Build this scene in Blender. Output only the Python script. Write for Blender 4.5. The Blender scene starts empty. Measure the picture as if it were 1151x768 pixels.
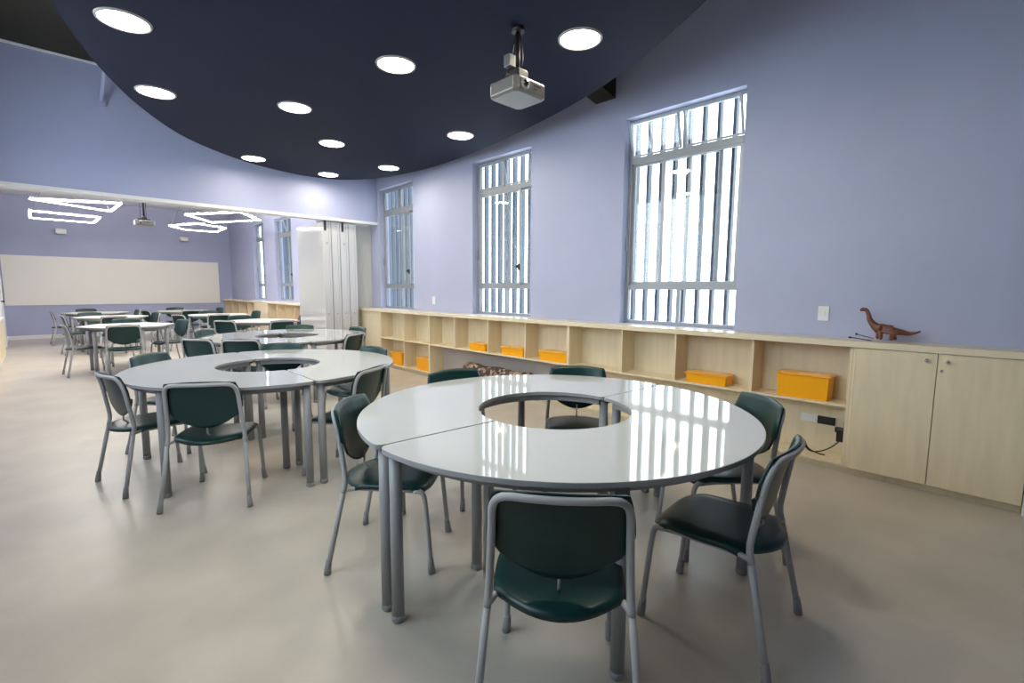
import bpy, bmesh, math, random
from mathutils import Vector, Matrix
PI = math.pi
S = bpy.context.scene
COL = S.collection
random.seed(4)

# ------------------------------------------------------------------ materials
def mat(name, col, rough=0.5, metal=0.0, spec=0.5, coat=0.0, noise=0.0, nscale=8.0, bump=0.0, emit=None, estr=0.0, stretch=None):
    m = bpy.data.materials.new(name); m.use_nodes = True
    nt = m.node_tree; b = nt.nodes['Principled BSDF']
    b.inputs['Base Color'].default_value = (*col, 1)
    b.inputs['Roughness'].default_value = rough
    b.inputs['Metallic'].default_value = metal
    b.inputs['Specular IOR Level'].default_value = spec
    b.inputs['Coat Weight'].default_value = coat
    b.inputs['Coat Roughness'].default_value = 0.04
    if emit:
        b.inputs['Emission Color'].default_value = (*emit, 1)
        b.inputs['Emission Strength'].default_value = estr
    if noise > 0 or bump > 0:
        tc = nt.nodes.new('ShaderNodeTexCoord'); mp = nt.nodes.new('ShaderNodeMapping')
        nt.links.new(tc.outputs['Object'], mp.inputs['Vector'])
        if stretch: mp.inputs['Scale'].default_value = stretch
        n = nt.nodes.new('ShaderNodeTexNoise'); n.inputs['Scale'].default_value = nscale
        n.inputs['Detail'].default_value = 5
        nt.links.new(mp.outputs['Vector'], n.inputs['Vector'])
        if noise > 0:
            r = nt.nodes.new('ShaderNodeValToRGB')
            r.color_ramp.elements[0].position = 0.3; r.color_ramp.elements[1].position = 0.7
            r.color_ramp.elements[0].color = (*[c*(1-noise) for c in col], 1)
            r.color_ramp.elements[1].color = (*[min(1, c*(1+noise)) for c in col], 1)
            nt.links.new(n.outputs['Fac'], r.inputs['Fac']); nt.links.new(r.outputs['Color'], b.inputs['Base Color'])
        if bump > 0:
            bp = nt.nodes.new('ShaderNodeBump'); bp.inputs['Strength'].default_value = bump; bp.inputs['Distance'].default_value = 0.01
            nt.links.new(n.outputs['Fac'], bp.inputs['Height']); nt.links.new(bp.outputs['Normal'], b.inputs['Normal'])
    return m

M = {}
M['wall'] = mat('lavender_wall_paint', (0.41, 0.44, 0.60), 0.55, noise=0.03, nscale=1.5, bump=0.02)
M['header'] = mat('lavender_header_paint', (0.39, 0.42, 0.60), 0.55, noise=0.03, nscale=1.2)
M['floor'] = mat('beige_vinyl_floor', (0.52, 0.475, 0.40), 0.30, spec=0.35, noise=0.10, nscale=2.2)
M['black'] = mat('black_void_paint', (0.018, 0.016, 0.010), 0.9)
M['navy'] = mat('navy_panel_paint', (0.0075, 0.011, 0.030), 0.75, spec=0.2)
M['white'] = mat('white_paint', (0.78, 0.78, 0.78), 0.4)
M['board'] = mat('whiteboard', (0.88, 0.85, 0.76), 0.35)
M['maple'] = mat('maple_laminate', (0.74, 0.635, 0.435), 0.42, noise=0.06, nscale=3, stretch=(6, 6, 0.8))
M['maple_top'] = mat('maple_worktop', (0.76, 0.67, 0.48), 0.22, noise=0.05, nscale=3, stretch=(6, 0.8, 6))
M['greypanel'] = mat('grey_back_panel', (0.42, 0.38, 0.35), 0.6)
M['tabletop'] = mat('glossy_white_glass', (0.58, 0.60, 0.57), 0.05, spec=0.5, coat=0.35)
M['tablefar'] = mat('matt_warm_lit_laminate', (0.64, 0.62, 0.55), 0.35)  # cream cast is the far room's lighting put into the colour
M['tableedge'] = mat('grey_table_edge', (0.33, 0.34, 0.34), 0.4)
M['steel'] = mat('grey_painted_steel', (0.40, 0.41, 0.41), 0.38, spec=0.4)
M['legsteel'] = mat('grey_steel', (0.30, 0.305, 0.31), 0.4)
M['plastic'] = mat('dark_green_plastic', (0.005, 0.036, 0.034), 0.33, spec=0.4, coat=0.0, bump=0.01, nscale=120)
M['rubber'] = mat('grey_rubber', (0.27, 0.275, 0.28), 0.6)
M['alu'] = mat('window_aluminium', (0.33, 0.35, 0.37), 0.4, metal=0.3)
M['dark'] = mat('black_plastic', (0.012, 0.012, 0.012), 0.4)
M['fin'] = mat('grey_fin', (0.055, 0.065, 0.085), 0.6)
M['yellow'] = mat('yellow_plastic', (0.95, 0.42, 0.004), 0.35, spec=0.4)
M['yellowlid'] = mat('clear_yellow_lid', (0.88, 0.42, 0.05), 0.22)
M['partition'] = mat('glossy_white_partition', (0.56, 0.57, 0.55), 0.12, coat=0.6)
M['partedge'] = mat('partition_edge_profile', (0.56, 0.56, 0.58), 0.35)
M['chrome'] = mat('brushed_knob', (0.7, 0.7, 0.7), 0.25, metal=1.0)
M['brown'] = mat('brown_toy_plastic', (0.16, 0.055, 0.025), 0.45, noise=0.35, nscale=30)
M['projgrey'] = mat('projector_grey', (0.17, 0.17, 0.16), 0.28, metal=0.3)
M['red'] = mat('red_card', (0.75, 0.16, 0.09), 0.6)
M['lamp'] = mat('lamp_diffuser', (1, 1, 1), 0.5, emit=(1.0, 0.90, 0.74), estr=23)
M['pend'] = mat('led_strip', (1, 1, 1), 0.5, emit=(1.0, 0.93, 0.86), estr=13)
M['fill_glow'] = mat('added_fill_glow', (1, 1, 1), 0.5, emit=(1.0, 0.93, 0.86), estr=46)  # unseen upward glow added to brighten the far room
M['glasslens'] = mat('lens_glass', (0.02, 0.02, 0.03), 0.05, coat=1)
M['ringtrim'] = mat('lamp_trim', (0.30, 0.29, 0.27), 0.4)

def glass_mat():
    m = bpy.data.materials.new('window_glass'); m.use_nodes = True
    nt = m.node_tree; nt.nodes.clear()
    o = nt.nodes.new('ShaderNodeOutputMaterial'); mix = nt.nodes.new('ShaderNodeMixShader')
    t = nt.nodes.new('ShaderNodeBsdfTransparent'); g = nt.nodes.new('ShaderNodeBsdfGlossy')
    t.inputs['Color'].default_value = (0.93, 0.95, 0.95, 1)
    g.inputs['Roughness'].default_value = 0.02
    mix.inputs[0].default_value = 0.06
    nt.links.new(t.outputs[0], mix.inputs[1]); nt.links.new(g.outputs[0], mix.inputs[2]); nt.links.new(mix.outputs[0], o.inputs[0])
    return m
M['glass'] = glass_mat()

def pattern_mat():
    m = bpy.data.materials.new('patterned_fabric'); m.use_nodes = True
    nt = m.node_tree; b = nt.nodes['Principled BSDF']; b.inputs['Roughness'].default_value = 0.9
    tc = nt.nodes.new('ShaderNodeTexCoord'); v = nt.nodes.new('ShaderNodeTexVoronoi'); v.inputs['Scale'].default_value = 22
    r = nt.nodes.new('ShaderNodeValToRGB'); r.color_ramp.interpolation = 'CONSTANT'
    cs = [(0, (0.05, 0.035, 0.03)), (0.35, (0.30, 0.19, 0.12)), (0.55, (0.10, 0.06, 0.05)), (0.75, (0.42, 0.33, 0.25))]
    r.color_ramp.elements[0].color = (*cs[0][1], 1); r.color_ramp.elements[1].position = cs[1][0]; r.color_ramp.elements[1].color = (*cs[1][1], 1)
    for p, c in cs[2:]:
        e = r.color_ramp.elements.new(p); e.color = (*c, 1)
    nt.links.new(tc.outputs['Object'], v.inputs['Vector']); nt.links.new(v.outputs['Color'], r.inputs['Fac'])
    nt.links.new(r.outputs['Color'], b.inputs['Base Color'])
    return m
M['pattern'] = pattern_mat()

# ------------------------------------------------------------------ mesh helpers
def box(bm, x0, x1, y0, y1, z0, z1, mi=0):
    vs = [bm.verts.new((x, y, z)) for z in (z0, z1) for x, y in ((x0, y0), (x1, y0), (x1, y1), (x0, y1))]
    for f in ((0, 3, 2, 1), (4, 5, 6, 7), (0, 1, 5, 4), (1, 2, 6, 5), (2, 3, 7, 6), (3, 0, 4, 7)):
        bm.faces.new([vs[i] for i in f]).material_index = mi

def tube(bm, pts, r, seg=10, closed=False, cap=True):
    pts = [Vector(p) for p in pts]; n = len(pts)
    rs = r if isinstance(r, (list, tuple)) else [r]*n
    rings = []; ref = None
    for i, p in enumerate(pts):
        if closed: t = (pts[(i+1) % n]-pts[i-1]).normalized()
        elif i == 0: t = (pts[1]-p).normalized()
        elif i == n-1: t = (p-pts[-2]).normalized()
        else: t = ((pts[i+1]-p).normalized()+(p-pts[i-1]).normalized()).normalized()
        if ref is None: ref = Vector((0, 0, 1)) if abs(t.z) < 0.9 else Vector((1, 0, 0))
        a = (ref-t*ref.dot(t)).normalized(); ref = a; b = t.cross(a)
        rings.append([bm.verts.new(p+(a*math.cos(2*PI*k/seg)+b*math.sin(2*PI*k/seg))*rs[i]) for k in range(seg)])
    for i in range(n if closed else n-1):
        A, B = rings[i], rings[(i+1) % n]
        for k in range(seg):
            f = bm.faces.new((A[k], A[(k+1) % seg], B[(k+1) % seg], B[k])); f.smooth = True
    if cap and not closed:
        bm.faces.new(rings[0][::-1]); bm.faces.new(rings[-1])

def smooth_path(pts, it=2):
    pts = [Vector(p) for p in pts]
    for _ in range(it):
        q = [pts[0]]
        for a, b in zip(pts, pts[1:]):
            q += [a.lerp(b, 0.25), a.lerp(b, 0.75)]
        q.append(pts[-1]); pts = q
    return pts

def prism(bm, outline, z0, z1, side_mi=0, top_mi=0, bot_mi=0):
    n = len(outline)
    A = [bm.verts.new((x, y, z0)) for x, y in outline]; B = [bm.verts.new((x, y, z1)) for x, y in outline]
    bm.faces.new(A[::-1]).material_index = bot_mi; bm.faces.new(B).material_index = top_mi
    for i in range(n):
        f = bm.faces.new((A[i], A[(i+1) % n], B[(i+1) % n], B[i])); f.material_index = side_mi

def lathe(bm, prof, c=(0, 0, 0), seg=24, axis='z'):
    rings = []
    for r, h in prof:
        ring = []
        for k in range(seg):
            a = 2*PI*k/seg; p = (r*math.cos(a), r*math.sin(a), h)
            if axis == 'x': p = (p[2], p[0], p[1])
            if axis == 'y': p = (p[0], p[2], p[1])
            ring.append(bm.verts.new((c[0]+p[0], c[1]+p[1], c[2]+p[2])))
        rings.append(ring)
    for A, B in zip(rings, rings[1:]):
        for k in range(seg):
            bm.faces.new((A[k], A[(k+1) % seg], B[(k+1) % seg], B[k])).smooth = True
    bm.faces.new(rings[0][::-1]); bm.faces.new(rings[-1])

def obj(name, bm, mats, parent=None, bevel=0, smooth_angle=None):
    me = bpy.data.meshes.new(name)
    bmesh.ops.recalc_face_normals(bm, faces=bm.faces)
    bm.to_mesh(me); bm.free()
    for m in (mats if isinstance(mats, (list, tuple)) else [mats]): me.materials.append(M[m])
    o = bpy.data.objects.new(name, me); COL.objects.link(o)
    if parent: o.parent = parent
    if bevel:
        b = o.modifiers.new('bevel', 'BEVEL'); b.width = bevel; b.segments = 2; b.limit_method = 'ANGLE'; b.angle_limit = 0.7
    return o

def NB(): return bmesh.new()

def boxobj(name, dims, m, parent=None, bevel=0):
    bm = NB(); box(bm, *dims); return obj(name, bm, m, parent, bevel)

def thing(name, label, cat, loc=(0, 0, 0), rz=0, group=None):
    o = bpy.data.objects.new(name, None); COL.objects.link(o); o.empty_display_size = 0.1
    o.location = loc; o.rotation_euler = (0, 0, rz)
    o['label'] = label; o['category'] = cat
    if group: o['group'] = group
    return o

def tag(o, label, cat, group=None, kind=None):
    o['label'] = label; o['category'] = cat
    if group: o['group'] = group
    if kind: o['kind'] = kind
    return o

def struct(o, label=None):
    o['kind'] = 'structure'
    if label: o['label'] = label
    return o

def copy_tree(o, parent=None):
    c = o.copy(); COL.objects.link(c)
    if parent: c.parent = parent
    for ch in list(o.children): copy_tree(ch, c)
    return c

# ------------------------------------------------------------------ room constants
XW = 4.52       # window wall
XL = -0.68      # left wall
YH, YH2 = 8.17, 8.40   # header between the two rooms
YF = 17.8       # far wall
YB = -3.2       # wall behind the camera
ZC = 4.16       # dark ceiling

struct(boxobj('floor', (XL-0.3, XW+0.3, YB-0.3, YF+0.3, -0.1, 0), 'floor'), 'beige vinyl floor running through both rooms')
struct(boxobj('ceiling', (XL-0.3, XW+0.3, YB-0.3, YH2, ZC, ZC+0.1), 'black'), 'black ceiling high above the navy panel')
struct(boxobj('ceiling', (XL-0.3, XW+0.3, YH2, YF+0.3, 3.7, 3.8), 'white'), 'ceiling of the far classroom')
FILL_WINS = [(1.1, 3.2), (4.6, 6.8)]  # openings added out of view to bring in fill daylight
bm = NB(); y = YB
for a, b in FILL_WINS:
    box(bm, XL-0.2, XL, y, a, 0, ZC); box(bm, XL-0.2, XL, a, b, 0, 1.5); box(bm, XL-0.2, XL, a, b, 3.4, ZC); y = b
box(bm, XL-0.2, XL, y, YF, 0, ZC)
struct(obj('wall_left', bm, 'wall'), 'lavender side wall at the left edge')
for k, (a, b) in enumerate(FILL_WINS):  # added unseen windows that brighten the opposite wall
    w_ = bpy.data.objects.new('window_%d' % (7+k), None); COL.objects.link(w_); w_.location = (XL-0.12, a, 1.5); w_['kind'] = 'structure'
    bm = NB()
    for q in ((0, b-a, 0, 0.04), (0, b-a, 1.86, 1.9), (0, 0.04, 0.04, 1.86), (b-a-0.04, b-a, 0.04, 1.86), ((b-a)/2-0.02, (b-a)/2+0.02, 0.04, 1.86)): box(bm, 0, 0.04, *q)
    obj('window_frame', bm, 'alu', w_)
    for c, d in ((0.04, (b-a)/2-0.02), ((b-a)/2+0.02, b-a-0.04)): boxobj('pane', (0.018, 0.022, c, d, 0.04, 1.86), 'glass', w_)
struct(boxobj('wall_far', (XL, XW, YF, YF+0.2, 0, 3.7), 'wall'), 'lavender wall behind the long whiteboard')
struct(boxobj('wall_back', (XL, XW, YB-0.2, YB, 0, ZC), 'wall'))

# window wall with openings
WZ0, WZ1 = 1.014, 3.155
WINS = [(1.72, 2.94), (4.29, 5.45), (6.99, 8.115), (9.75, 10.9), (12.42, 13.58), (14.45, 15.4)]
WIN_Z = [(WZ0, WZ1)]*3 + [(1.05, 3.17)]*3
bm = NB()
y = YB
for (a, b), (z0, z1) in zip(WINS, WIN_Z):
    box(bm, XW, XW+0.2, y, a, 0, ZC)
    box(bm, XW, XW+0.2, a, b, 0, z0)
    box(bm, XW, XW+0.2, a, b, z1, ZC)
    y = b
box(bm, XW, XW+0.2, y, YF, 0, ZC)
struct(obj('wall_right', bm, 'wall'), 'lavender wall with the barred windows')
# slight pilaster edge at the right and its return
struct(boxobj('wall_pilaster', (XW-0.02, XW, YB, 0.03, 1.0125, ZC), 'wall'), 'slightly raised wall strip at the right edge')

# header
struct(boxobj('wall_header', (XL, XW, YH, YH2, 2.575, ZC-0.03), 'header'), 'lavender beam wall above the opening to the far room')
struct(boxobj('trim_1', (XL, XW-0.001, YH-0.015, YH2, 2.53, 2.575), 'white'), 'white partition track under the lavender beam')
struct(boxobj('trim_2', (XL, XW-0.001, YH-0.02, YH+0.03, ZC-0.035, ZC-0.012), 'white'), 'thin pale strip along the top of the beam wall')
struct(boxobj('baseboard_far', (XL, XW, YF-0.02, YF, 0, 0.10), 'white'), 'white skirting under the whiteboard')
struct(boxobj('baseboard_left', (XL, XL+0.02, YB, YF-0.02, 0, 0.10), 'white'))
tag(boxobj('whiteboard', (XL+0.02, 4.15, YF-0.026, YF-0.001, 0.885, 2.17), 'board'), 'long cream whiteboard on the far lavender wall', 'whiteboard')
# ------------------------------------------------------------------ windows
def win(i, y0, y1, z0, z1, detail=True):
    w = bpy.data.objects.new('window_%d' % (i+1), None); COL.objects.link(w); w.location = (XW+0.1, y0, z0)
    w['kind'] = 'structure'
    W, H = y1-y0, z1-z0
    zt = H-0.42; zl = 0.39          # transom and lower rail heights
    t = 0.036
    bm = NB()
    for a, b, c, d in ((0, W, 0, t), (0, W, H-t, H), (0, t, t, H-t), (W-t, W, t, H-t)):
        box(bm, 0, 0.05, a, b, c, d)
    box(bm, -0.012, 0.05, t, W-t, zt-0.035, zt+0.03); box(bm, -0.004, 0.05, t, W-t, zl-0.025, zl+0.025)
    box(bm, 0.005, 0.045, W/2-0.018, W/2+0.018, t, zl-0.025)
    box(bm, 0.005, 0.045, W/2-0.018, W/2+0.018, zt+0.03, H-t)
    obj('window_frame', bm, 'alu', w, 0.003)
    # sashes of the middle part
    box_ = NB(); box(box_, 0.004, 0.046, W*0.447-0.012, W*0.447+0.012, zl+0.025, zt-0.03); obj('mullion', box_, 'alu', w)
    for k, (a, b, x) in enumerate(((t, W*0.68, -0.006), (W*0.19, W-t, 0.030)) if i == 0 else ((W*0.24, W-t-0.01, -0.006), (t, W*0.55, 0.030))):
        bm = NB(); s = 0.030
        box(bm, x, x+0.020, a, a+s, zl+0.025, zt-0.03); box(bm, x, x+0.020, b-s, b, zl+0.025, zt-0.03)
        box(bm, x, x+0.020, a+s, b-s, zl+0.025, zl+0.060); box(bm, x, x+0.020, a+s, b-s, zt-0.060, zt-0.03)
        sh = obj('sash', bm, 'alu', w)
        boxobj('pane', (x+0.007, x+0.011, a+s, b-s, zl+0.060, zt-0.060), 'glass', sh)
        if k == 0 and i != 0:
            hb = NB(); box(hb, x-0.022, x-0.0005, a+0.002, a+0.032, 0.62, 0.70); box(hb, x-0.030, x-0.012, a+0.008, a+0.060, 0.645, 0.685)
            obj('window_handle', hb, 'dark', sh, 0.004)
    # lower fixed panes
    for a, b in ((t, W/2-0.018), (W/2+0.018, W-t)):
        boxobj('pane', (0.022, 0.026, a, b, t, zl-0.025), 'glass', w)
    # hopper sashes tilted into the room, hinged at the bottom or top
    for a, b in ((t+0.004, W/2-0.022), (W/2+0.022, W-t-0.004)):
        bm = NB(); s = 0.02; hh = H-t-zt-0.03-0.012
        for q in ((a, b, 0, s), (a, b, hh-s, hh), (a, a+s, s, hh-s), (b-s, b, s, hh-s)):
            box(bm, -0.009, 0.009, *q)
        sh = obj('sash', bm, 'alu', w)
        ang = -0.27 if (i == 0 or (i == 1 and a < W/3) or i == 4) else 0.0
        boxobj('pane', (-0.002, 0.002, a+s, b-s, s, hh-s), 'glass', sh)
        sh.location = (0.004, 0, zt+0.036)
        sh.rotation_euler = (0, ang, 0)     # hinged along the transom, top leaning into the room
    # catch on the side
    bm = NB(); box(bm, -0.03, 0.0, W-0.02, W-0.002, 0.78, 0.92); obj('window_handle', bm, 'alu', w, 0.003)
    return w
for i, ((a, b), (z0, z1)) in enumerate(zip(WINS, WIN_Z)): win(i, a, b, z0, z1)

# white vertical fin screens outside
descr = ['nearest window', 'middle window', 'window beside the lavender beam', 'window behind the folded partition', 'nearer far-room window', 'farthest window']
for i, (a, b) in enumerate(WINS):
    t = thing('fin_screen', 'grey vertical sun fins outside the ' + descr[i], 'sun screen', (XW+0.40, (a+b)/2, 0.7), 0, 'fin screens outside the windows')
    n = int((b-a+0.9)/0.152)
    for k in range(n):
        yy = -(b-a+0.9)/2 + (k+0.5)*0.152
        bm = NB(); D = 0.042; th = 0.015
        prism(bm, [(-D, yy-th), (D*0.6, yy-th), (D, yy-th*0.4), (D, yy+th*0.4), (D*0.6, yy+th), (-D, yy+th)], 0, 2.9)
        obj('fin', bm, 'fin', t)
    bm = NB(); box(bm, -0.03, 0.03, -(b-a+0.9)/2, (b-a+0.9)/2, -0.06, 0); box(bm, -0.03, 0.03, -(b-a+0.9)/2, (b-a+0.9)/2, 2.9, 2.96)
    obj('rail', bm, 'alu', t)

# dark roof beam stub above the cloud
bm = NB()
pr = [(3.07, 3.40), (3.32, 3.40), (3.42, 3.56), (3.42, 3.64), (3.07, 3.64)]
A = [bm.verts.new((XW-0.001, y_, z_)) for y_, z_ in pr]; B = [bm.verts.new((XW-2.2, y_, z_+0.42)) for y_, z_ in pr]
bm.faces.new(A); bm.faces.new(B[::-1])
for k in range(5): bm.faces.new((A[k], A[(k+1) % 5], B[(k+1) % 5], B[k]))
tag(obj('roof_beam', bm, 'black'), 'black sloping roof beam end poking out above the navy panel', 'beam')
# pale strut on header
bm = NB(); tube(bm, [(0.72, YH-0.03, 3.70), (0.76, YH-0.55, 4.15)], 0.022); box(bm, 0.68, 0.76, YH-0.045, YH-0.001, 3.64, 3.74)
tag(obj('hanger_strut', bm, 'header'), 'short lavender strut fixed high on the beam wall', 'bracket')

# ------------------------------------------------------------------ navy cloud
DZ = 3.17
rim = [(0.179, 4.357), (0.288, 4.767), (0.436, 5.239), (0.614, 5.702), (0.871, 6.255), (1.289, 6.943), (1.754, 7.42), (2.292, 7.80), (2.849, 7.993), (3.286, 8.03), (3.743, 7.86), (4.05, 7.42), (4.22, 6.842), (4.29, 6.209), (4.265, 5.366), (4.158, 4.516), (4.01, 3.766), (3.86, 3.15), (3.69, 2.627), (3.48, 2.144), (3.267, 1.741), (3.03, 1.36), (2.6, 0.85), (2.0, 0.5), (1.4, 0.45), (0.85, 0.8), (0.45, 1.5), (0.2, 2.4), (0.1, 3.2), (0.11, 3.85)]
def closed_smooth(P, it=2):
    P = [Vector(p) for p in P]
    for _ in range(it):
        Q = []
        for i in range(len(P)):
            a, b = P[i], P[(i+1) % len(P)]
            p0, p3 = P[i-1], P[(i+2) % len(P)]
            Q += [a, (a+b)*0.5625-(p0+p3)*0.0625]
        P = Q
    return [(p.x, p.y) for p in P]
rim = closed_smooth([(x, y) for x, y in rim])
bm = NB(); prism(bm, rim[::-1], DZ, DZ+0.12)
tag(obj('suspended_ceiling_panel', bm, 'navy'), 'large curved navy blue suspended ceiling panel holding round lamps', 'ceiling panel')
# rods carrying the cloud
hr = []
for k, (x, y) in enumerate(((1.2, 3.2), (3.3, 3.4), (2.0, 6.6), (3.6, 6.8))):
    bm = NB(); tube(bm, [(x, y, DZ+0.12), (x, y, ZC)], 0.01, 8); tag(obj('hanging_rod', bm, 'steel'), 'steel rod hanging the navy panel from the black ceiling', 'rod', 'rods above the navy panel')

LP = [((0.536, 4.328), 'largest, at the upper left corner'), ((0.897, 5.651), 'second from left edge, near the panel rim'), ((1.951, 5.115), 'middle of the panel, left of the row toward the projector'), ((2.181, 3.587), 'left of the projector'), ((2.908, 2.292), 'right of the projector'), ((2.729, 6.02), 'small one in the middle of the farther row'), ((2.262, 7.49), 'at the far rim above the beam wall, left'), ((3.401, 7.665), 'at the far rim, farthest from the camera'), ((3.856, 6.597), 'at the rim above the window beside the beam'), ((3.66, 4.63), 'at the rim above the middle window')]
for (x, y), d in LP + [((1.2, 1.9), 'added for fill behind the camera side of the panel'), ((2.1, 1.1), 'added for fill at the near rim, out of view')]:  # last two lamps are unseen, added as fill
    t = thing('downlight', 'round white ceiling lamp, ' + d, 'ceiling lamp', (x, y, DZ), 0, 'round lamps in the navy panel')
    bm = NB(); r0, r1 = 0.138, 0.160
    P = []
    for k in range(40):
        a = 2*PI*k/40
        P.append([bm.verts.new((r*math.cos(a), r*math.sin(a), z)) for r, z in ((r0, -0.001), (r0+0.006, -0.012), (r1-0.004, -0.010), (r1, -0.0005))])
    for k in range(40):
        A, B = P[k], P[(k+1) % 40]
        for j in range(3): bm.faces.new((A[j], B[j], B[j+1], A[j+1])).smooth = True
    obj('trim_ring', bm, 'ringtrim', t)
    bm = NB(); prism(bm, [(r0*math.cos(2*PI*k/40), r0*math.sin(2*PI*k/40)) for k in range(40)], -0.006, -0.0005)
    obj('diffuser', bm, 'lamp', t)

# ------------------------------------------------------------------ projectors
def projector(label, loc, top, s=1.0, lens_dir=-1):
    t = thing('projector', label, 'projector', loc)
    w, d, h = 0.31*s, 0.28*s, 0.100*s
    bm = NB()
    # body: chamfered underside
    outl = [(0.03*s, 0), (w-0.03*s, 0), (w, 0.03*s), (w, d-0.03*s), (w-0.03*s, d), (0.03*s, d), (0, d-0.03*s), (0, 0.03*s)]
    def ring(z, i_): return [bm.verts.new((x+(w/2-x)*i_, y+(d/2-y)*i_, z)) for x, y in outl]
    R = [ring(0, 0.12), ring(0.012*s, 0.01), ring(0.02*s, 0), ring(h-0.01*s, 0), ring(h, 0.03)]
    bm.faces.new(R[0][::-1]); bm.faces.new(R[-1])
    for a, b in zip(R, R[1:]):
        for k in range(8): bm.faces.new((a[k], a[(k+1) % 8], b[(k+1) % 8], b[k]))
    body = obj('body', bm, 'projgrey', t, 0.003)
    bm = NB(); lathe(bm, [(0.037*s, 0), (0.037*s, -0.012*s), (0.029*s, -0.014*s)], (0.085*s, 0.002, h*0.55), 24, 'y'); ln = obj('lens_ring', bm, 'ringtrim', t)
    bm = NB(); lathe(bm, [(0.026*s, -0.010*s), (0.024*s, -0.017*s), (0.012*s, -0.020*s)], (0.085*s, 0.002, h*0.55), 24, 'y'); obj('lens', bm, 'glasslens', ln)
    bm = NB()
    for k in range(3): box(bm, (0.17+0.025*k)*s, (0.19+0.025*k)*s, -0.002, 0.001, h*0.62, h*0.72)
    box(bm, 0.17*s, 0.20*s, -0.002, 0.001, h*0.42, h*0.47)
    obj('front_mark', bm, 'dark', t)
    bm = NB()
    box(bm, 0.04*s, 0.06*s, 0.05*s, 0.2*s, h, h+0.02*s); box(bm, 0.22*s, 0.24*s, 0.05*s, 0.2*s, h, h+0.02*s)
    box(bm, 0.04*s, 0.24*s, 0.11*s, 0.15*s, h+0.02*s, h+0.035*s)
    lathe(bm, [(0.05*s, h+0.035*s), (0.045*s, h+0.06*s), (0.02*s, h+0.09*s)], (w/2, d/2, 0), 16)
    obj('mount_bracket', bm, 'dark', t)
    bm = NB(); tube(bm, [(w/2, d/2, h+0.03*s), (w/2, d/2, top-loc[2])], 0.016*s, 12); lathe(bm, [(0.045*s, top-loc[2]-0.03), (0.045*s, top-loc[2]-0.001)], (w/2, d/2, 0), 20)
    obj('mount_pole', bm, 'dark', t)
    bm = NB(); tube(bm, smooth_path([(w/2+0.02, d/2, top-loc[2]-0.02), (w/2+0.045*s, d/2-0.01, (top-loc[2])*0.6), (w/2+0.03*s, d/2, h+0.12*s), (w/2+0.06*s, d*0.8, h+0.03*s), (w*0.8, d-0.02, h-0.01)]), 0.004, 6)
    tube(bm, smooth_path([(w/2-0.02, d/2, top-loc[2]-0.05), (w/2-0.06*s, d/2, (top-loc[2])*0.55), (w/2-0.05*s, d/2+.02, h+0.10*s), (w*0.3, d-0.02, h-0.01)]), 0.004, 6)
    obj('cable', bm, 'dark', t)
    return t
pj = projector('grey projector hanging under the navy panel between two lamps', (2.335, 2.365, 2.69), DZ)
bm = NB(); box(bm, 0.055, 0.115, 0.12, 0.18, 0.20, 0.28); obj('junction_box', bm, 'projgrey', pj, 0.005)
bm = NB(); box(bm, 0.09, 0.21, 0.08, 0.2, 0.12, 0.20); obj('mount_bracket', bm, 'dark', pj, 0.02)
projector('small white projector hanging in the far classroom', (1.16, 9.75, 2.36), 3.7, 0.85)

# ------------------------------------------------------------------ far room pendants
def pendant(label, pts, z, wire):
    cx = sum(p[0] for p in pts)/len(pts); cy = sum(p[1] for p in pts)/len(pts)
    t = thing('pendant_light', label, 'pendant lamp', (cx, cy, z), 0, 'angular LED lamps in the far room')
    n = len(pts); P = [Vector((p[0]-cx, p[1]-cy, 0)) for p in pts]
    for nm, z0, z1, m, w in (('led_strip', 0, 0.012, 'pend', 0.032), ('housing', 0.012, 0.030, 'steel', 0.034), ('fill_glow_strip', 0.0302, 0.0302, 'fill_glow', 0.030)):  # topmost strip is an added fill glow, hidden by the housing
        bm = NB(); inn = []
        for i in range(n):
            d0 = (P[i]-P[i-1]).normalized(); d1 = (P[(i+1) % n]-P[i]).normalized()
            nrm = Vector((-(d0+d1).y, (d0+d1).x, 0)).normalized()
            k = w/max(0.45, abs(math.cos(d0.angle(d1)/2)))
            q = P[i]+nrm*k
            if q.length > P[i].length: q = P[i]-nrm*k
            inn.append(q)
        for i in range(n):
            j = (i+1) % n
            q = [P[i], P[j], inn[j], inn[i]]
            if z0 == z1:
                bm.faces.new([bm.verts.new((v.x, v.y, z0)) for v in q]); continue
            lo = [bm.verts.new((v.x, v.y, z0)) for v in q]; hi = [bm.verts.new((v.x, v.y, z1)) for v in q]
            bm.faces.new(lo); bm.faces.new(hi)
            for a in range(4): bm.faces.new((lo[a], lo[(a+1) % 4], hi[(a+1) % 4], hi[a]))
        obj(nm, bm, m, t)
    bm = NB(); c = P[0]*0.3
    for p in P[:3]: tube(bm, [(p.x*0.93, p.y*0.93, 0.03), (c.x, c.y, 3.6-z)], 0.002, 5)
    box(bm, c.x-0.08, c.x+0.08, c.y-0.08, c.y+0.08, 3.6-z, 3.7-z)
    obj('suspension_wire', bm, 'dark', t)
pendant('added angular fill lamp, hidden just behind the beam wall', [(0.2, 8.9), (1.2, 8.8), (1.3, 9.3), (0.3, 9.4)], 2.95, 1)  # unseen lamp added to lift the far room's brightness
pendant('glowing triangular LED lamp, upper of the left pair in the far room', [(-0.023, 10.974), (1.083, 10.408), (1.044, 11.673)], 2.75, 1)
pendant('glowing long rectangular LED lamp, lower of the left pair in far room', [(-0.045, 12.642), (0.979, 12.816), (0.949, 13.986), (-0.056, 13.96)], 2.75, 1)
pendant('glowing four-sided LED lamp, larger one nearer the partition', [(2.08, 11.091), (2.741, 9.946), (3.349, 10.84), (2.744, 12.031)], 2.75, 1)
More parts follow.
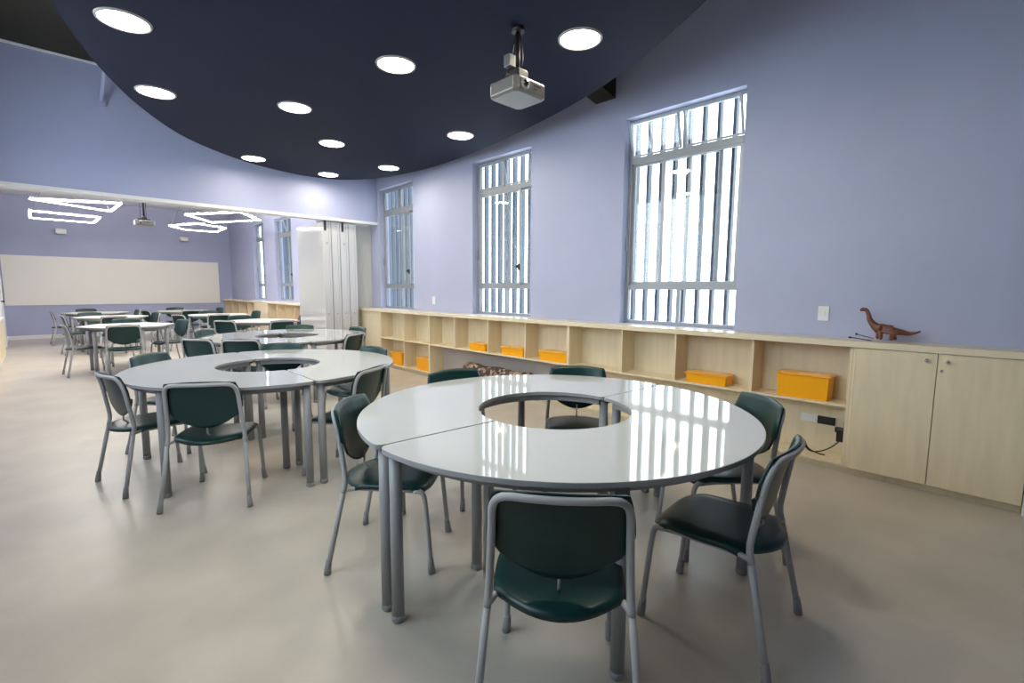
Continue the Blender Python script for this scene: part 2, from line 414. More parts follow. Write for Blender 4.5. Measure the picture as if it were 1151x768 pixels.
pendant('glowing five-sided LED lamp, below the larger one in far room', [(2.19, 13.35), (2.547, 12.406), (3.229, 12.891), (3.269, 13.94), (2.59, 13.978)], 2.75, 1)
for x, lb in ((0.51, 'left'), (3.27, 'right')):
    bm = NB(); box(bm, -0.11, 0.11, -0.10, 0, -0.07, 0.07)
    o = obj('emergency_light', bm, 'white', None, 0.01); o.location = (x, YF, 2.84)
    tag(o, 'small white box light on the far wall, ' + lb + ' one above the whiteboard', 'wall lamp', 'white boxes on the far wall')
    bm = NB(); box(bm, -0.09, 0.09, -0.108, -0.10, -0.05, 0.02); obj('lamp_face', bm, 'board', o)

# ------------------------------------------------------------------ folded partition
PX = [3.53, 3.685, 3.84, 3.995]
for k, x in enumerate(PX):
    pos = ['outermost panel with the wide glossy face', 'second panel from the room side', 'third panel from the room side', 'panel closest to the window wall'][k]
    t = thing('partition_panel', 'white folding partition panel, ' + pos, 'partition panel', (x, 8.25, 0), 0, 'folded white partition panels')
    boxobj('panel_face', (0.0, 0.135, 0.02, 1.15, 0.02, 2.50), 'partition', t, 0.004)
    bm = NB(); box(bm, -0.004, 0.03, 0, 0.02, 0.01, 2.51); box(bm, 0.105, 0.139, 0, 0.02, 0.01, 2.51); box(bm, 0.03, 0.105, 0.008, 0.02, 0.01, 2.51)
    obj('edge_profile', bm, 'partedge', t, 0.003)
    if k % 2 == 0: boxobj('top_roller', (0.02, 0.06, -0.004, 0.03, 2.36, 2.525), 'dark', t, 0.003)
    bm = NB(); lathe(bm, [(0.014, 0), (0.014, -0.006), (0.008, -0.008)], (0.068, 0.008, 0.93), 14, 'y'); obj('lock', bm, 'steel', t)
    bm = NB(); lathe(bm, [(0.022, 0), (0.022, -0.004)], (0.068, 0.008, 2.15), 14, 'y')
    if k in (0, 2): obj('lock', bm, 'steel', t)
    else: bm.free()
struct(boxobj('trim_3', (4.175, XW-0.002, 8.42, 8.52, 0, 2.53), 'partition', None, 0.004), 'white fixed jamb of the folding partition by the window wall')

# ------------------------------------------------------------------ shelving
XS = 4.255; XBK = 4.505
ZB, ZM, ZT = 0.057, 0.516, 0.967
def shelf_unit(label, y0, y1, divs, full, mid=True, door=None, floor_board=True, x0=XS, supports=()):
    """open unit between y0 and y1; local origin at (x0,y0,0)"""
    t = thing('shelf_unit', label, 'shelf unit', (x0, y0, 0))
    L = y1-y0; D = XBK-x0; T = 0.018
    boxobj('side_panel', (0, D, 0, T, ZB, ZT), 'maple', t); boxobj('side_panel', (0, D, L-T, L, ZB, ZT), 'maple', t)
    boxobj('plinth', (0.04, 0.06, 0, L, 0, ZB), 'maple', t)
    boxobj('base_board', (0, D-0.011, T, L-T, ZB, ZB+T), 'maple', t)
    for d in divs:
        z0 = ZB+T if full else ZM+T/2
        boxobj('divider', (0.002, D-0.011, d-y0-T/2, d-y0+T/2, z0, ZT), 'maple', t)
    if mid:
        xs = [T]+sorted([d-y0 for d in divs])+[L-T]
        if full:
            for a, b in zip(xs, xs[1:]):
                a2 = a if a == T else a+T/2; b2 = b if b == L-T else b-T/2
                boxobj('shelf', (0.004, D-0.011, a2+0.0005, b2-0.0005, ZM-T/2, ZM+T/2), 'maple', t)
        else:
            boxobj('shelf', (0.0, D-0.011, T, L-T, ZM-T/2, ZM+T/2), 'maple', t)
    boxobj('back_panel', (D-0.01, D, T, L-T, ZM if not full else ZB+T, ZT), 'maple', t)
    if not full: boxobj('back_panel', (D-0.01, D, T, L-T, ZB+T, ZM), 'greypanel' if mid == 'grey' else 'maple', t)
    return t
def door_part(t, y0, y1, knob=None, lock=None):
    d = boxobj('door', (-0.018, 0, y0, y1, ZB+0.002, ZT-0.003), 'maple', t, 0.0015)
    if knob is not None:
        bm = NB(); lathe(bm, [(0.004, 0), (0.004, -0.012), (0.011, -0.016), (0.012, -0.022), (0.007, -0.026)], (-0.018, knob, ZT-0.05), 16, 'x'); obj('knob', bm, 'chrome', d)
    if lock is not None:
        bm = NB(); lathe(bm, [(0.009, 0), (0.009, -0.004)], (-0.018, lock, ZT-0.115), 16, 'x'); obj('lock', bm, 'chrome', d)
    return d

uA = shelf_unit('maple shelf unit with six open cells and narrow blank end, beside the partition', 6.192, 8.372, [7.678, 6.921], True)
boxobj('end_panel', (-0.001, 0.014, 7.69-6.192, 8.352-6.192, ZB+0.002, ZT-0.003), 'maple', uA)
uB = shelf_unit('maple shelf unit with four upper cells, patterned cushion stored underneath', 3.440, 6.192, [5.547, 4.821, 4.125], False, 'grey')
uC = shelf_unit('maple shelf unit with three upper cells, socket and cable underneath', 0.755, 3.440, [2.735, 2.147, 1.454], False, True)
t = thing('cupboard', 'two-door maple cupboard under the dinosaur at the right end', 'cupboard', (XS+0.001, -0.172, 0))
L = 0.755+0.172-0.001; D = XBK-XS-0.001
bm = NB(); box(bm, 0, D, 0, 0.018, ZB, ZT); box(bm, 0, D, L-0.018, L, ZB, ZT); box(bm, 0, D, 0.018, L-0.018, ZB, ZB+0.018); box(bm, D-0.01, D, 0.018, L-0.018, ZB+0.018, ZT); box(bm, 0.04, 0.06, 0, L, 0, ZB)
obj('carcass', bm, 'maple', t)
door_part(t, 0.002, 0.4525, 0.405, 0.43); door_part(t, 0.4565, L-0.022, 0.51)
tag(boxobj('worktop', (4.228, XW-0.003, -0.20, 8.385, ZT+0.0005, 1.012), 'maple_top', None, 0.002), 'long pale maple worktop running under all the windows', 'worktop')
# white end panel at right image edge
tag(boxobj('end_panel', (4.24, XW-0.013, -0.50, -0.175, 0, 0.965), 'white'), 'white board closing off the right end of the cupboards', 'panel')

# far shelf
fs = shelf_unit('maple shelf unit in the far room, nearer half with open cells', 11.323, 14.67, [11.7, 12.28, 12.88, 13.48], True)
fs2 = shelf_unit('maple shelf unit in the far room, farther half', 14.67, 17.7, [15.3, 16.2, 17.0], True)
door_part(fs, 13.485-11.323, 14.655-11.323)
tag(boxobj('worktop', (4.228, XW-0.003, 11.30, YF-0.03, ZT+0.0005, 1.012), 'maple_top', None, 0.002), 'pale maple worktop beneath the far room windows', 'worktop')
for k, (y, z, lb) in enumerate(((11.45, ZM+0.01, 'red box in the far shelf next to the partition'), (15.36, ZM+0.01, 'red folder in the far shelf, nearer one of two'), (16.26, ZM+0.01, 'red folder in the far shelf, farther one of two'))):
    bm = NB()
    if k == 0: box(bm, 0, 0.2, 0, 0.32, 0, 0.10)
    else: box(bm, 0, 0.2, 0, 0.10, 0, 0.36)
    o = obj('storage_box' if k == 0 else 'folder', bm, 'red', None, 0.004); o.location = (4.28, y, z); tag(o, lb, 'box' if k == 0 else 'folder')

# ------------------------------------------------------------------ bins
def bin_(label, y0, y1, z, h, depth=0.185, x=4.268, lower=False):
    t = thing('storage_bin', label, 'storage box', (x, y0, z), 0, 'yellow storage boxes on the shelves')
    L = y1-y0; i = 0.010; w = 0.006
    bm = NB()
    def ring(z_, ins): return [bm.verts.new(p) for p in ((ins, ins, z_), (depth-ins, ins, z_), (depth-ins, L-ins, z_), (ins, L-ins, z_))]
    R = [ring(0, i+0.008), ring(h-0.014, i), ring(h-0.014, 0.001), ring(h-0.006, 0.001), ring(h-0.006, i+w), ring(0.006, i+w+0.008)]
    bm.faces.new(R[0][::-1]); bm.faces.new(R[-1])
    for a, b in zip(R, R[1:]):
        for k in range(4): bm.faces.new((a[k], a[(k+1) % 4], b[(k+1) % 4], b[k]))
    obj('bin_body', bm, 'yellow', t, 0.003)
    bm = NB(); box(bm, 0, depth, 0, L, h-0.006, h); box(bm, 0.018, depth-0.018, 0.018, L-0.018, h, h+0.004)
    obj('lid', bm, 'yellowlid', t, 0.002)
zf = ZB+0.018; zs = ZM+0.009
bin_('tall yellow lidded box in lower cell beside the partition end', 7.02, 7.39, zf, 0.22)
bin_('low yellow box in a lower cell, left of the patterned cushion', 6.22, 6.42-0.04+0.22, zf, 0.20)
bin_('low yellow lidded box in the upper row, farthest of four', 4.90, 5.25, zs, 0.10)
bin_('low yellow lidded box in the upper row, second farthest', 4.17, 4.59, zs, 0.105)
bin_('low yellow lidded box above the right end of the patterned cushion', 3.47, 3.92, zs, 0.115)
bin_('low yellow lidded box in the cell right of the nearest window edge', 1.66, 2.05, zs, 0.095, 0.19)
bin_('largest deep yellow lidded box beside the cupboard door', 0.885, 1.27, zs, 0.195, 0.2)

# patterned cushion in the low open bay
bm = NB()
N, K = 24, 14
rings = []
for i in range(N+1):
    u = i/N; yy = 4.0+1.5*u; sc = min(1, (min(u, 1-u)*12)**0.5) if 0 < u < 1 else 0.25
    rings.append([bm.verts.new((4.36+0.085*sc*math.cos(2*PI*k/K)*(1+0.05*math.sin(9*u)), yy, 0.20+(0.12+0.012*math.sin(17*u))*sc*math.sin(2*PI*k/K))) for k in range(K)])
for A, B in zip(rings, rings[1:]):
    for k in range(K): bm.faces.new((A[k], A[(k+1) % K], B[(k+1) % K], B[k])).smooth = True
bm.faces.new(rings[0]); bm.faces.new(rings[-1][::-1])
tag(obj('bolster_cushion', bm, 'pattern'), 'long brown patterned cushion lying in the open lower shelf bay', 'cushion')

# ------------------------------------------------------------------ sockets, cable
def plate(label, y, z, w=0.078, h=0.118, x=XW, name='switch_plate'):
    t = thing(name, label, 'switch', (x, y, z))
    boxobj('cover', (-0.008, 0, -w/2, w/2, -h/2, h/2), 'white', t, 0.003)
    boxobj('rocker', (-0.012, -0.008, -w*0.16, w*0.16, -h*0.2, h*0.2), 'white', t, 0.002)
plate('white switch plate on the wall left of the dinosaur', 1.02, 1.195)
plate('white switch plate on the wall between the two farther windows', 6.42, 1.19)
t = thing('power_socket', 'white and black double socket inside the open lower cell', 'socket', (XBK-0.011, 1.0, 0.33))
boxobj('cover', (-0.008, 0, 0.0, 0.12, -0.03, 0.035), 'white', t, 0.003)
boxobj('socket_insert', (-0.012, 0, -0.125, -0.001, -0.032, 0.033), 'dark', t, 0.003)
bm = NB()
tube(bm, smooth_path([(4.43, 0.80, 0.30), (4.42, 0.80, 0.24), (4.40, 0.86, 0.15), (4.38, 0.95, 0.09), (4.36, 1.02, 0.088), (4.37, 1.06, 0.15), (4.38, 1.10, 0.20), (4.40, 1.06, 0.16), (4.38, 1.03, 0.10), (4.36, 0.95, 0.084), (4.34, 0.90, 0.088)], 2), 0.005, 8)
t = obj('power_cable', bm, 'dark'); tag(t, 'black power cable with adapter looped in the lower cell by the cupboard', 'cable')
bm = NB(); box(bm, 4.39, 4.45, 0.776, 0.845, 0.20, 0.30); box(bm, 4.41, 4.44, 0.776, 0.805, 0.30, 0.36); box(bm, 4.40, 4.44, 0.79, 0.86, 0.27, 0.31); obj('adapter', bm, 'dark', t, 0.006)

# ------------------------------------------------------------------ dinosaur toy
def skin(name, verts, edges, radii, m, parent=None, sub=2):
    me = bpy.data.meshes.new(name); me.from_pydata(verts, edges, []); me.materials.append(M[m])
    o = bpy.data.objects.new(name, me); COL.objects.link(o)
    if parent: o.parent = parent
    s = o.modifiers.new('skin', 'SKIN'); s.use_smooth_shade = True
    for v, r in zip(me.skin_vertices[0].data, radii):
        v.radius = (r, r) if not isinstance(r, tuple) else r
    me.skin_vertices[0].data[0].use_root = True
    s2 = o.modifiers.new('sub', 'SUBSURF'); s2.levels = s2.render_levels = sub
    return o
# local: +y toward the head, origin between feet
V = [(0, 0, 0.088), (0, 0.045, 0.092), (0, 0.080, 0.112), (0, 0.105, 0.150), (0, 0.115, 0.190), (0, 0.128, 0.222), (0, 0.150, 0.228), (0, 0.172, 0.216),
     (0, -0.045, 0.086), (0, -0.085, 0.070), (0, -0.125, 0.062), (0, -0.160, 0.070), (0, -0.190, 0.085),
     (0.026, 0.050, 0.055), (0.026, 0.056, 0.008), (-0.026, 0.030, 0.055), (-0.026, 0.026, 0.008),
     (0.026, -0.036, 0.055), (0.026, -0.052, 0.008), (-0.026, -0.042, 0.055), (-0.026, -0.030, 0.008)]
Ed = [(0, 1), (1, 2), (2, 3), (3, 4), (4, 5), (5, 6), (6, 7), (0, 8), (8, 9), (9, 10), (10, 11), (11, 12), (1, 13), (13, 14), (1, 15), (15, 16), (8, 17), (17, 18), (8, 19), (19, 20)]
Rr = [0.033, 0.031, 0.026, 0.019, 0.015, 0.015, 0.018, 0.010, 0.031, 0.023, 0.016, 0.010, 0.005, 0.015, 0.011, 0.015, 0.011, 0.016, 0.012, 0.016, 0.012]
d = skin('toy_dinosaur', V, Ed, Rr, 'brown'); d.location = (4.37, 0.585, 1.016)
tag(d, 'brown long-necked toy dinosaur standing on the worktop', 'toy')
bm = NB()
for s_ in (-1, 1):
    bmesh.ops.create_uvsphere(bm, u_segments=8, v_segments=6, radius=0.004, matrix=Matrix.Translation((s_*0.013, 0.155, 0.236)))
obj('eye', bm, 'dark', d)
for k, (a, b, lb) in enumerate((((4.36, 0.655, 1.030), (4.33, 0.765, 1.060), 'upper of two thin black rods sticking out beside the dinosaur'), ((4.34, 0.665, 1.016), (4.30, 0.80, 1.034), 'lower of two thin black rods sticking out beside the dinosaur'))):
    A, B = Vector(a), Vector(b)
    bm = NB(); tube(bm, [A, A.lerp(B, 0.85), A.lerp(B, 0.9), B], [0.003, 0.003, 0.008, 0.006], 8)
    tag(obj('thin_rod', bm, 'dark'), lb, 'rod')

# ------------------------------------------------------------------ chair
def grid_shell(bm, fn, nu, nv, th):
    """fn(u,v)->(pos, normal-ish offset dir)"""
    T, Bm = [], []
    for i in range(nu+1):
        T.append([]); Bm.append([])
        for j in range(nv+1):
            p, n = fn(-1+2*i/nu, -1+2*j/nv)
            T[-1].append(bm.verts.new(p)); Bm[-1].append(bm.verts.new(Vector(p)-Vector(n)*th))
    for i in range(nu):
        for j in range(nv):
            bm.faces.new((T[i][j], T[i+1][j], T[i+1][j+1], T[i][j+1])).smooth = True
            bm.faces.new((Bm[i][j], Bm[i][j+1], Bm[i+1][j+1], Bm[i+1][j])).smooth = True
    for i in range(nu):
        bm.faces.new((T[i][0], Bm[i][0], Bm[i+1][0], T[i+1][0])).smooth = True
        bm.faces.new((T[i][nv], T[i+1][nv], Bm[i+1][nv], Bm[i][nv])).smooth = True
    for j in range(nv):
        bm.faces.new((T[0][j], T[0][j+1], Bm[0][j+1], Bm[0][j])).smooth = True
        bm.faces.new((T[nu][j], Bm[nu][j], Bm[nu][j+1], T[nu][j+1])).smooth = True

def sq2disc(u, v, k=0.5):
    """push a square's corners inward so that its outline is rounded"""
    a = u*math.sqrt(1-k*v*v/2); b = v*math.sqrt(1-k*u*u/2)
    return a, b
HB = 0.445
def back_y(z, x):
    t = (z-0.47)/0.33
    return -0.165-0.085*t + 0.035*(x/0.2)**2*max(0, min(1, t+0.3))
def make_chair(label):
    t = thing('classroom_chair', label, 'chair', (0, 0, 0), 0, 'green plastic chairs')
    def seat(u, v):
        a, b = sq2disc(u, v, 0.10)
        yr = -0.232 + 0.115*u*u; yf = 0.232 - 0.035*u**4
        y = yr + (yf-yr)*(v+1)/2
        x = (0.214 - 0.014*max(0, v))*a
        z = HB - 0.006*(1-a*a) - 0.030*max(0, (b-0.55)/0.45)**2 - 0.014*max(0, (-b-0.6)/0.4)**2 - 0.010*max(0, abs(a)-0.8)/0.2
        return (x, y, z), (0, 0, 1)
    bm = NB(); grid_shell(bm, seat, 18, 18, 0.018); obj('seat', bm, 'plastic', t)
    def back(u, v):
        a, b = sq2disc(u, v, 0.36)
        hw = 0.219 - 0.004*b
        if b < 0: hw = 0.219*(1-0.10*b*b)
        x = hw*a
        z = 0.665 + (0.1435*b if b > 0 else 0.165*b*(1-0.42*u*u))
        y = back_y(z, x)+0.0185
        e = max(abs(u) if v > -0.25 else abs(u)*max(0, 1+(v+0.25)*3), v)
        if e > 0.985: y -= 0.013
        elif e > 0.91: y -= 0.003
        return (x, y, z), (-0.3*u if abs(u) > 0.985 else 0, 0.95, 0.24)
    bm = NB(); grid_shell(bm, back, 26, 20, 0.008); obj('backrest', bm, 'plastic', t)
    # arched back tube
    def bp(x, z): return (x, back_y(z, x)-0.008, z)
    P = [(-0.220, -0.172, 0.40), (-0.216, -0.160, 0.455), bp(-0.212, 0.52), bp(-0.206, 0.62), bp(-0.203, 0.70), bp(-0.199, 0.745), bp(-0.185, 0.772), bp(-0.158, 0.786), bp(-0.08, 0.788)]
    P = P + [bp(0, 0.788)] + [(-p[0], p[1], p[2]) for p in reversed(P)]
    bm = NB(); tube(bm, smooth_path(P, 1), 0.0125, 10); obj('back_frame', bm, 'steel', t)
    # seat frame: side rails and cross bars
    bm = NB()
    for s in (-1, 1):
        tube(bm, [(s*0.216, -0.170, HB-0.035), (s*0.196, -0.12, HB-0.032), (s*0.190, 0.10, HB-0.036), (s*0.190, 0.165, HB-0.040)], 0.0105, 8)
    tube(bm, [(-0.19, -0.10, HB-0.036), (0.19, -0.10, HB-0.036)], 0.009, 8); tube(bm, [(-0.19, 0.12, HB-0.040), (0.19, 0.12, HB-0.040)], 0.009, 8)
    tube(bm, [(0, -0.10, HB-0.03), (0, -0.150, HB+0.02), (0, -0.148, 0.53)], 0.006, 6)
    obj('seat_frame', bm, 'steel', t)
    for s in (-1, 1):
        for kind in (0, 1):
            if kind: path = [(s*0.220, -0.172, 0.40), (s*0.236, -0.212, 0.2), (s*0.250, -0.247, 0.03)]
            else: path = smooth_path([(s*0.190, 0.165, HB-0.040), (s*0.191, 0.205, HB-0.042), (s*0.192, 0.218, HB-0.08), (s*0.198, 0.233, 0.2), (s*0.203, 0.247, 0.03)], 1)
            bm = NB(); tube(bm, path, 0.0125, 10); lg = obj('leg', bm, 'steel', t)
            e = path[-1]; f = (e[0]+s*0.003, e[1]+(-0.003 if kind else 0.003), 0)
            bm = NB(); tube(bm, [(e[0]-s*0.004, e[1]+(0.006 if kind else -0.004), 0.075), (e[0], e[1], 0.03), (f[0], f[1], 0.001)], [0.0135, 0.0165, 0.0175], 10)
            obj('foot_cap', bm, 'rubber', lg)
    return t

proto = make_chair('x'); first = [True]
def chair(x, y, head, label, group):
    c = proto if first[0] else copy_tree(proto)
    first[0] = False
    c.location = (x, y, 0); c.rotation_euler = (0, 0, math.radians(head-90))
    c['label'] = label; c['group'] = group
    return c
G1, G2, G3 = 'chairs around the nearest ring table', 'chairs around the middle ring table', 'chairs around the farthest ring table'
chair(1.192, 0.985, 40, 'dark green chair at the bottom centre, its back turned to the camera', G1)
chair(1.958, 0.745, 94, 'dark green chair at the near right, seen from its side', G1)
chair(2.58, 1.02, 138, 'green chair at the nearest table, standing before the largest yellow box', G1)
chair(1.25, 2.165, -48, 'green chair with blue sheen at the left seam of the nearest table', G1)
chair(2.026, 2.48, -98, 'green chair behind the nearest table, left one of the two', G1)
chair(2.66, 2.06, -142, 'green chair behind the nearest table, seat showing through the ring hole', G1)
chair(0.495, 4.21, 12, 'green chair at the left end of the middle ring table', G2)
chair(0.772, 3.576, 58, 'dark green chair with its back to camera at the middle ring table', G2)
chair(0.777, 4.96, -48, 'blue-looking chair behind the left end of the middle ring table', G2)
chair(1.60, 3.40, 121, 'green chair right of the middle ring table, back seen above the nearest table', G2)
chair(2.10, 4.27, 188, 'green chair at the right rim of middle ring table, next to the shelves', G2)
chair(1.633, 5.03, 236, 'green chair behind the middle ring table, seat visible through its hole', G2)
chair(1.40, 6.486, 35, 'dark chair at the left rim of the farthest ring table, seen from behind', G3)
chair(1.70, 6.14, 52, 'dark chair with back to camera right before the farthest ring table', G3)
chair(1.70, 7.42, -45, 'blue-looking chair behind the left end of the farthest ring table', G3)
chair(2.745, 5.99, 122, 'chair right of the farthest ring table, seen from behind at an angle', G3)
chair(3.15, 6.71, 188, 'chair between the farthest ring table and the partition, mostly hidden', G3)
chair(2.73, 7.46, 235, 'chair behind the farthest ring table, only its back top showing', G3)

# ------------------------------------------------------------------ ring tables (two halves each)
TZ = 0.747
def half_outline(R, r, g):
    def arc(rad, a0, a1, n): return [Vector((rad*math.cos(a0+(a1-a0)*i/n), rad*math.sin(a0+(a1-a0)*i/n))) for i in range(n+1)]
    ao, ai = math.asin(g/R), math.asin(g/r)
    co = 0.055/R; ci = 0.025/r
    P = []
    def corner(pin, c, pout, n=7):
        return [pin*(1-t)**2+c*2*t*(1-t)+pout*t*t for t in [i/n for i in range(n+1)]]
    O = arc(R, ao+co, PI-ao-co, 56); I = arc(r, PI-ai-ci, ai+ci, 36)
    c1 = Vector((-R*math.cos(ao), g)); c2 = Vector((-r*math.cos(ai), g)); c3 = Vector((r*math.cos(ai), g)); c4 = Vector((R*math.cos(ao), g))
    P += O + corner(O[-1], c1, c1+Vector((0.055, 0)))[1:] + corner(c2-Vector((0.025, 0)), c2, I[0])
    P += I[1:] + corner(I[-1], c3, c3+Vector((0.025, 0)))[1:] + corner(c4-Vector((0.055, 0)), c4, O[0])[:-1]
    return [(p.x, p.y) for p in P]
def curved_band(bm, rad, a0, a1, th, z0, z1, n=40):
    pr_ = None
    for i in range(n+1):
        a = a0+(a1-a0)*i/n; c, s = math.cos(a), math.sin(a)
        q = [bm.verts.new(((rad+d)*c, (rad+d)*s, z)) for d, z in ((-th/2, z0), (th/2, z0), (th/2, z1), (-th/2, z1))]
        if pr_:
            for k in range(4): bm.faces.new((pr_[k], pr_[(k+1) % 4], q[(k+1) % 4], q[k])).smooth = False
        else: bm.faces.new(q)
        pr_ = q
    bm.faces.new(pr_[::-1])
def make_half(R, r, label, g=0.004):
    t = thing('ring_table_half', label, 'table', (0, 0, 0), 0, 'curved table halves')
    bm = NB(); prism(bm, half_outline(R, r, g), TZ-0.022, TZ, 1, 0, 1)
    obj('tabletop', bm, ['tabletop', 'tableedge'], t, 0.003)
    bm = NB(); curved_band(bm, r+0.045, 0.12, PI-0.12, 0.02, TZ-0.062, TZ-0.0225); curved_band(bm, R-0.075, 0.06, PI-0.06, 0.02, TZ-0.062, TZ-0.0225)
    for s in (-1, 1): box(bm, min(s*(r+0.05), s*(R-0.08)), max(s*(r+0.05), s*(R-0.08)), 0.038, 0.058, TZ-0.062, TZ-0.0225)
    obj('apron', bm, 'legsteel', t)
    a31 = math.radians(31)
    for x, y in ((R-0.055, 0.048), (-(R-0.055), 0.048), (r+0.075, 0.048), (-(r+0.075), 0.048), ((R-0.055)*math.sin(a31), (R-0.055)*math.cos(a31)), (-(R-0.055)*math.sin(a31), (R-0.055)*math.cos(a31))):
        bm = NB(); lathe(bm, [(0.0255, 0.018), (0.0255, TZ-0.0225)], (x, y, 0), 20); lg = obj('leg', bm, 'legsteel', t)
        bm = NB(); lathe(bm, [(0.022, 0.0005), (0.0272, 0.006), (0.0272, 0.024), (0.0255, 0.030)], (x, y, 0), 20); obj('foot_cap', bm, 'rubber', lg)
    return t
half0 = None
def ring(cx, cy, R, r, seam_deg, la, lb):
    h1 = make_half(R, r, la); h2 = copy_tree(h1); h2['label'] = lb
    h1.location = (cx, cy, 0); h1.rotation_euler = (0, 0, math.radians(seam_deg))
    h2.location = (cx, cy, 0); h2.rotation_euler = (0, 0, math.radians(seam_deg+180))
ring(1.922, 1.641, 1.005, 0.402, -4, 'far half of the nearest glossy white ring table', 'near half of the nearest glossy white ring table, above the front chair')
ring(1.319, 4.225, 0.995, 0.388, 89, 'left half of the middle glossy white ring table', 'right half of the middle glossy white ring table')
ring(2.33, 6.68, 1.0, 0.39, 85, 'left half of the farthest glossy white ring table', 'right half of the farthest glossy white ring table')

# ------------------------------------------------------------------ far room tables
def far_table(x, y, rot, label, rx=0.67, ry=0.62):
    t = thing('hexagonal_table', label, 'table', (x, y, 0), math.radians(rot), 'cream tables in the far room')
    H = [Vector((rx*math.cos(PI/3*k), ry*math.sin(PI/3*k)*1.12)) for k in range(6)]
    P = []
    for k in range(6):
        a, c, b = H[k-1], H[k], H[(k+1) % 6]
        p0 = c+(a-c)*0.14; p1 = c+(b-c)*0.14
        P += [p0*(1-s)**2+c*2*s*(1-s)+p1*s*s for s in [i/5 for i in range(6)]]
    bm = NB(); prism(bm, [(p.x, p.y) for p in P], TZ-0.025, TZ, 1, 0, 1); obj('tabletop', bm, ['tablefar', 'tableedge'], t, 0.003)
    bm = NB(); prism(bm, [(p.x*0.86, p.y*0.86) for p in P], TZ-0.065, TZ-0.0255); obj('apron', bm, 'legsteel', t)
    for k in range(6):
        if k in (1, 2, 4, 5):
            bm = NB(); p = Vector(((0.46 if k in (1, 5) else -0.46), (0.33 if k < 3 else -0.33))); lathe(bm, [(0.025, 0.001), (0.025, TZ-0.0655)], (p.x, p.y, 0), 12); obj('leg', bm, 'legsteel', t)
FT = [((1.00, 10.15), 2, 'left row, nearest'), ((1.05, 13.3), 5, 'left row, middle'), ((0.95, 15.6), 0, 'left row, by the far wall'),
      ((3.05, 10.0), 25, 'right row, nearest'), ((2.95, 12.85), 22, 'right row, middle'), ((2.75, 15.5), 25, 'right row, by the far wall')]
for (x, y), r, lb in FT: far_table(x, y, r, 'hexagonal table with cream-lit top in the far room, ' + lb)
FC = [  # x, y, heading, label
 (0.88, 9.50, 85, 'dark chair with back to camera at the nearest left far-room table'), (0.44, 10.06, 5, 'chair at the left side of the nearest left far-room table'), (1.58, 10.18, 195, 'chair on the right of the nearest left far-room table'), (1.05, 10.92, 262, 'chair behind the nearest left far-room table'),
 (1.00, 12.45, 92, 'chair before the middle left far-room table'), (0.50, 13.24, 5, 'chair at the left side of middle left far-room table'), (1.62, 13.36, 190, 'chair on the right of the middle left far-room table'), (0.75, 14.05, 268, 'chair behind the middle left far-room table'),
 (0.36, 15.60, 3, 'leftmost chair by the far wall'), (0.82, 16.45, 270, 'chair behind the last left table, nearest to the whiteboard'), (1.55, 15.62, 185, 'chair on the right of the last left far-room table'), 
 (2.45, 9.72, 38, 'tilted-looking chair at the left corner of the nearest right far-room table'), (3.05, 9.15, 88, 'chair with back to camera at the nearest right far-room table'), (3.72, 10.2, 190, 'chair between the nearest right far-room table and far shelves'), (2.9, 10.85, 265, 'chair behind the nearest right far-room table'),
 (2.75, 12.0, 80, 'dark chair with back to camera at the middle right far-room table'), (2.25, 12.35, 25, 'chair at the left side of the middle right far-room table'), (3.62, 13.0, 190, 'chair between the middle right far-room table and far shelves'), (2.95, 13.65, 265, 'chair behind the middle right far-room table'),
 (2.05, 15.1, 20, 'chair at the left side of the last right far-room table'), (2.70, 16.3, 268, 'chair behind the last right far-room table, before the whiteboard'), (2.72, 14.6, 85, 'chair before the last right far-room table'), (3.45, 15.7, 190, 'chair on the right of the last right far-room table')]
for x, y, h, lb in FC: chair(x, y, h, lb, 'chairs in the far room')

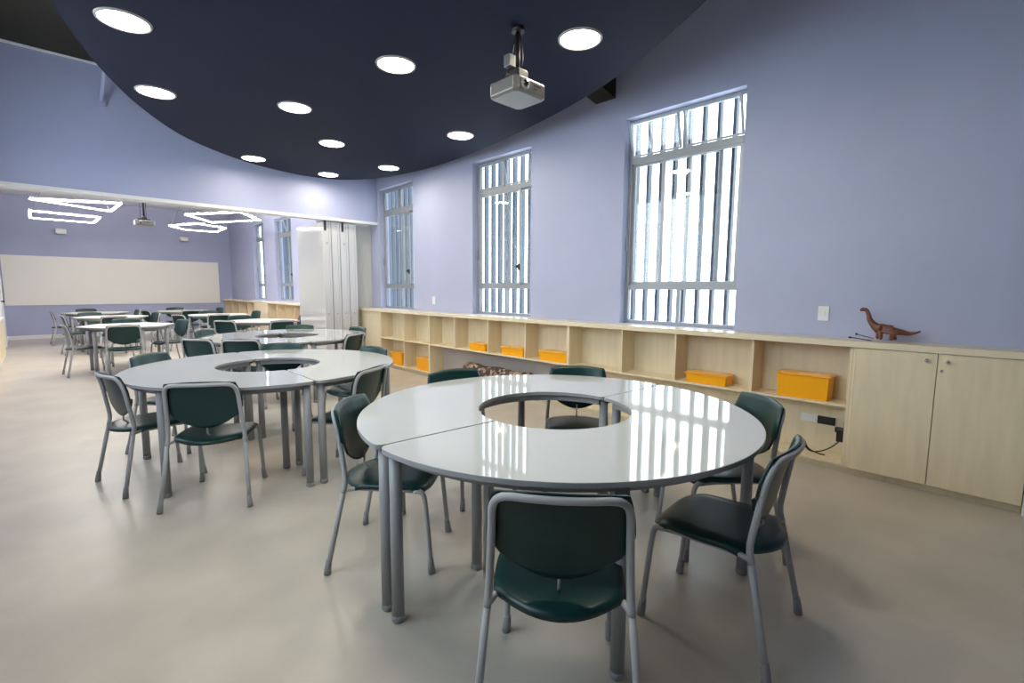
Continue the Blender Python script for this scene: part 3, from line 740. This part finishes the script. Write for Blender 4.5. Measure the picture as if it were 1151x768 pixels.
# ------------------------------------------------------------------ left edge furniture in the far room
t = thing('low_cabinet', 'cream low cabinet with white top along the left wall', 'cabinet', (XL+0.001, 10.9, 0))
boxobj('carcass', (0.02, 0.11, 0, 3.0, 0.06, 0.74), 'maple', t, 0.003); boxobj('cabinet_top', (0.02, 0.13, -0.02, 3.02, 0.74, 0.775), 'white', t, 0.003)
boxobj('plinth', (0.02, 0.10, 0.02, 2.98, 0, 0.06), 'white', t)
d2 = bpy.data.objects.new('door_1', None); COL.objects.link(d2); d2.location = (XL, 15.0, 0); d2['kind'] = 'structure'
boxobj('door_leaf', (0.001, 0.045, 0, 0.9, 0.01, 2.1), 'white', d2, 0.003)
bm = NB(); box(bm, 0.001, 0.06, -0.07, 0, 0, 2.17); box(bm, 0.001, 0.06, 0.9, 0.97, 0, 2.17); box(bm, 0.001, 0.06, 0, 0.9, 2.1, 2.17); obj('door_frame', bm, 'white', d2)
bm = NB(); lathe(bm, [(0.012, 0), (0.012, 0.04), (0.024, 0.05), (0.02, 0.07)], (0.045, 0.08, 1.05), 14, 'x'); obj('door_handle', bm, 'dark', d2)

# ------------------------------------------------------------------ light
w = bpy.data.worlds.new('sky'); S.world = w; w.use_nodes = True
bg = w.node_tree.nodes['Background']; bg.inputs['Color'].default_value = (0.80, 0.90, 1.0, 1); bg.inputs['Strength'].default_value = 2.6
# ------------------------------------------------------------------ camera
f_px, pitch, yaw, roll, HC = 540.214, math.radians(6.2057), math.radians(44.3563), math.radians(0.3384), 1.375
fw = Vector((math.sin(yaw)*math.cos(pitch), math.cos(yaw)*math.cos(pitch), -math.sin(pitch)))
rt0 = Vector((math.cos(yaw), -math.sin(yaw), 0)); up0 = rt0.cross(fw)
rt = rt0*math.cos(roll)+up0*math.sin(roll); up = -rt0*math.sin(roll)+up0*math.cos(roll)
cam = bpy.data.cameras.new('camera'); co = bpy.data.objects.new('camera', cam); COL.objects.link(co)
cam.sensor_fit = 'HORIZONTAL'; cam.sensor_width = 36; cam.lens = 36*f_px/1151
cam.clip_start = 0.05
R = Matrix((rt, up, -fw)).transposed()
co.matrix_world = Matrix.Translation((0, 0, HC)) @ R.to_4x4()
S.camera = co
S.view_settings.view_transform = 'Standard'; S.view_settings.look = 'None'
S.view_settings.gamma = 1; S.view_settings.use_curve_mapping = False
S.view_settings.exposure = 1.66
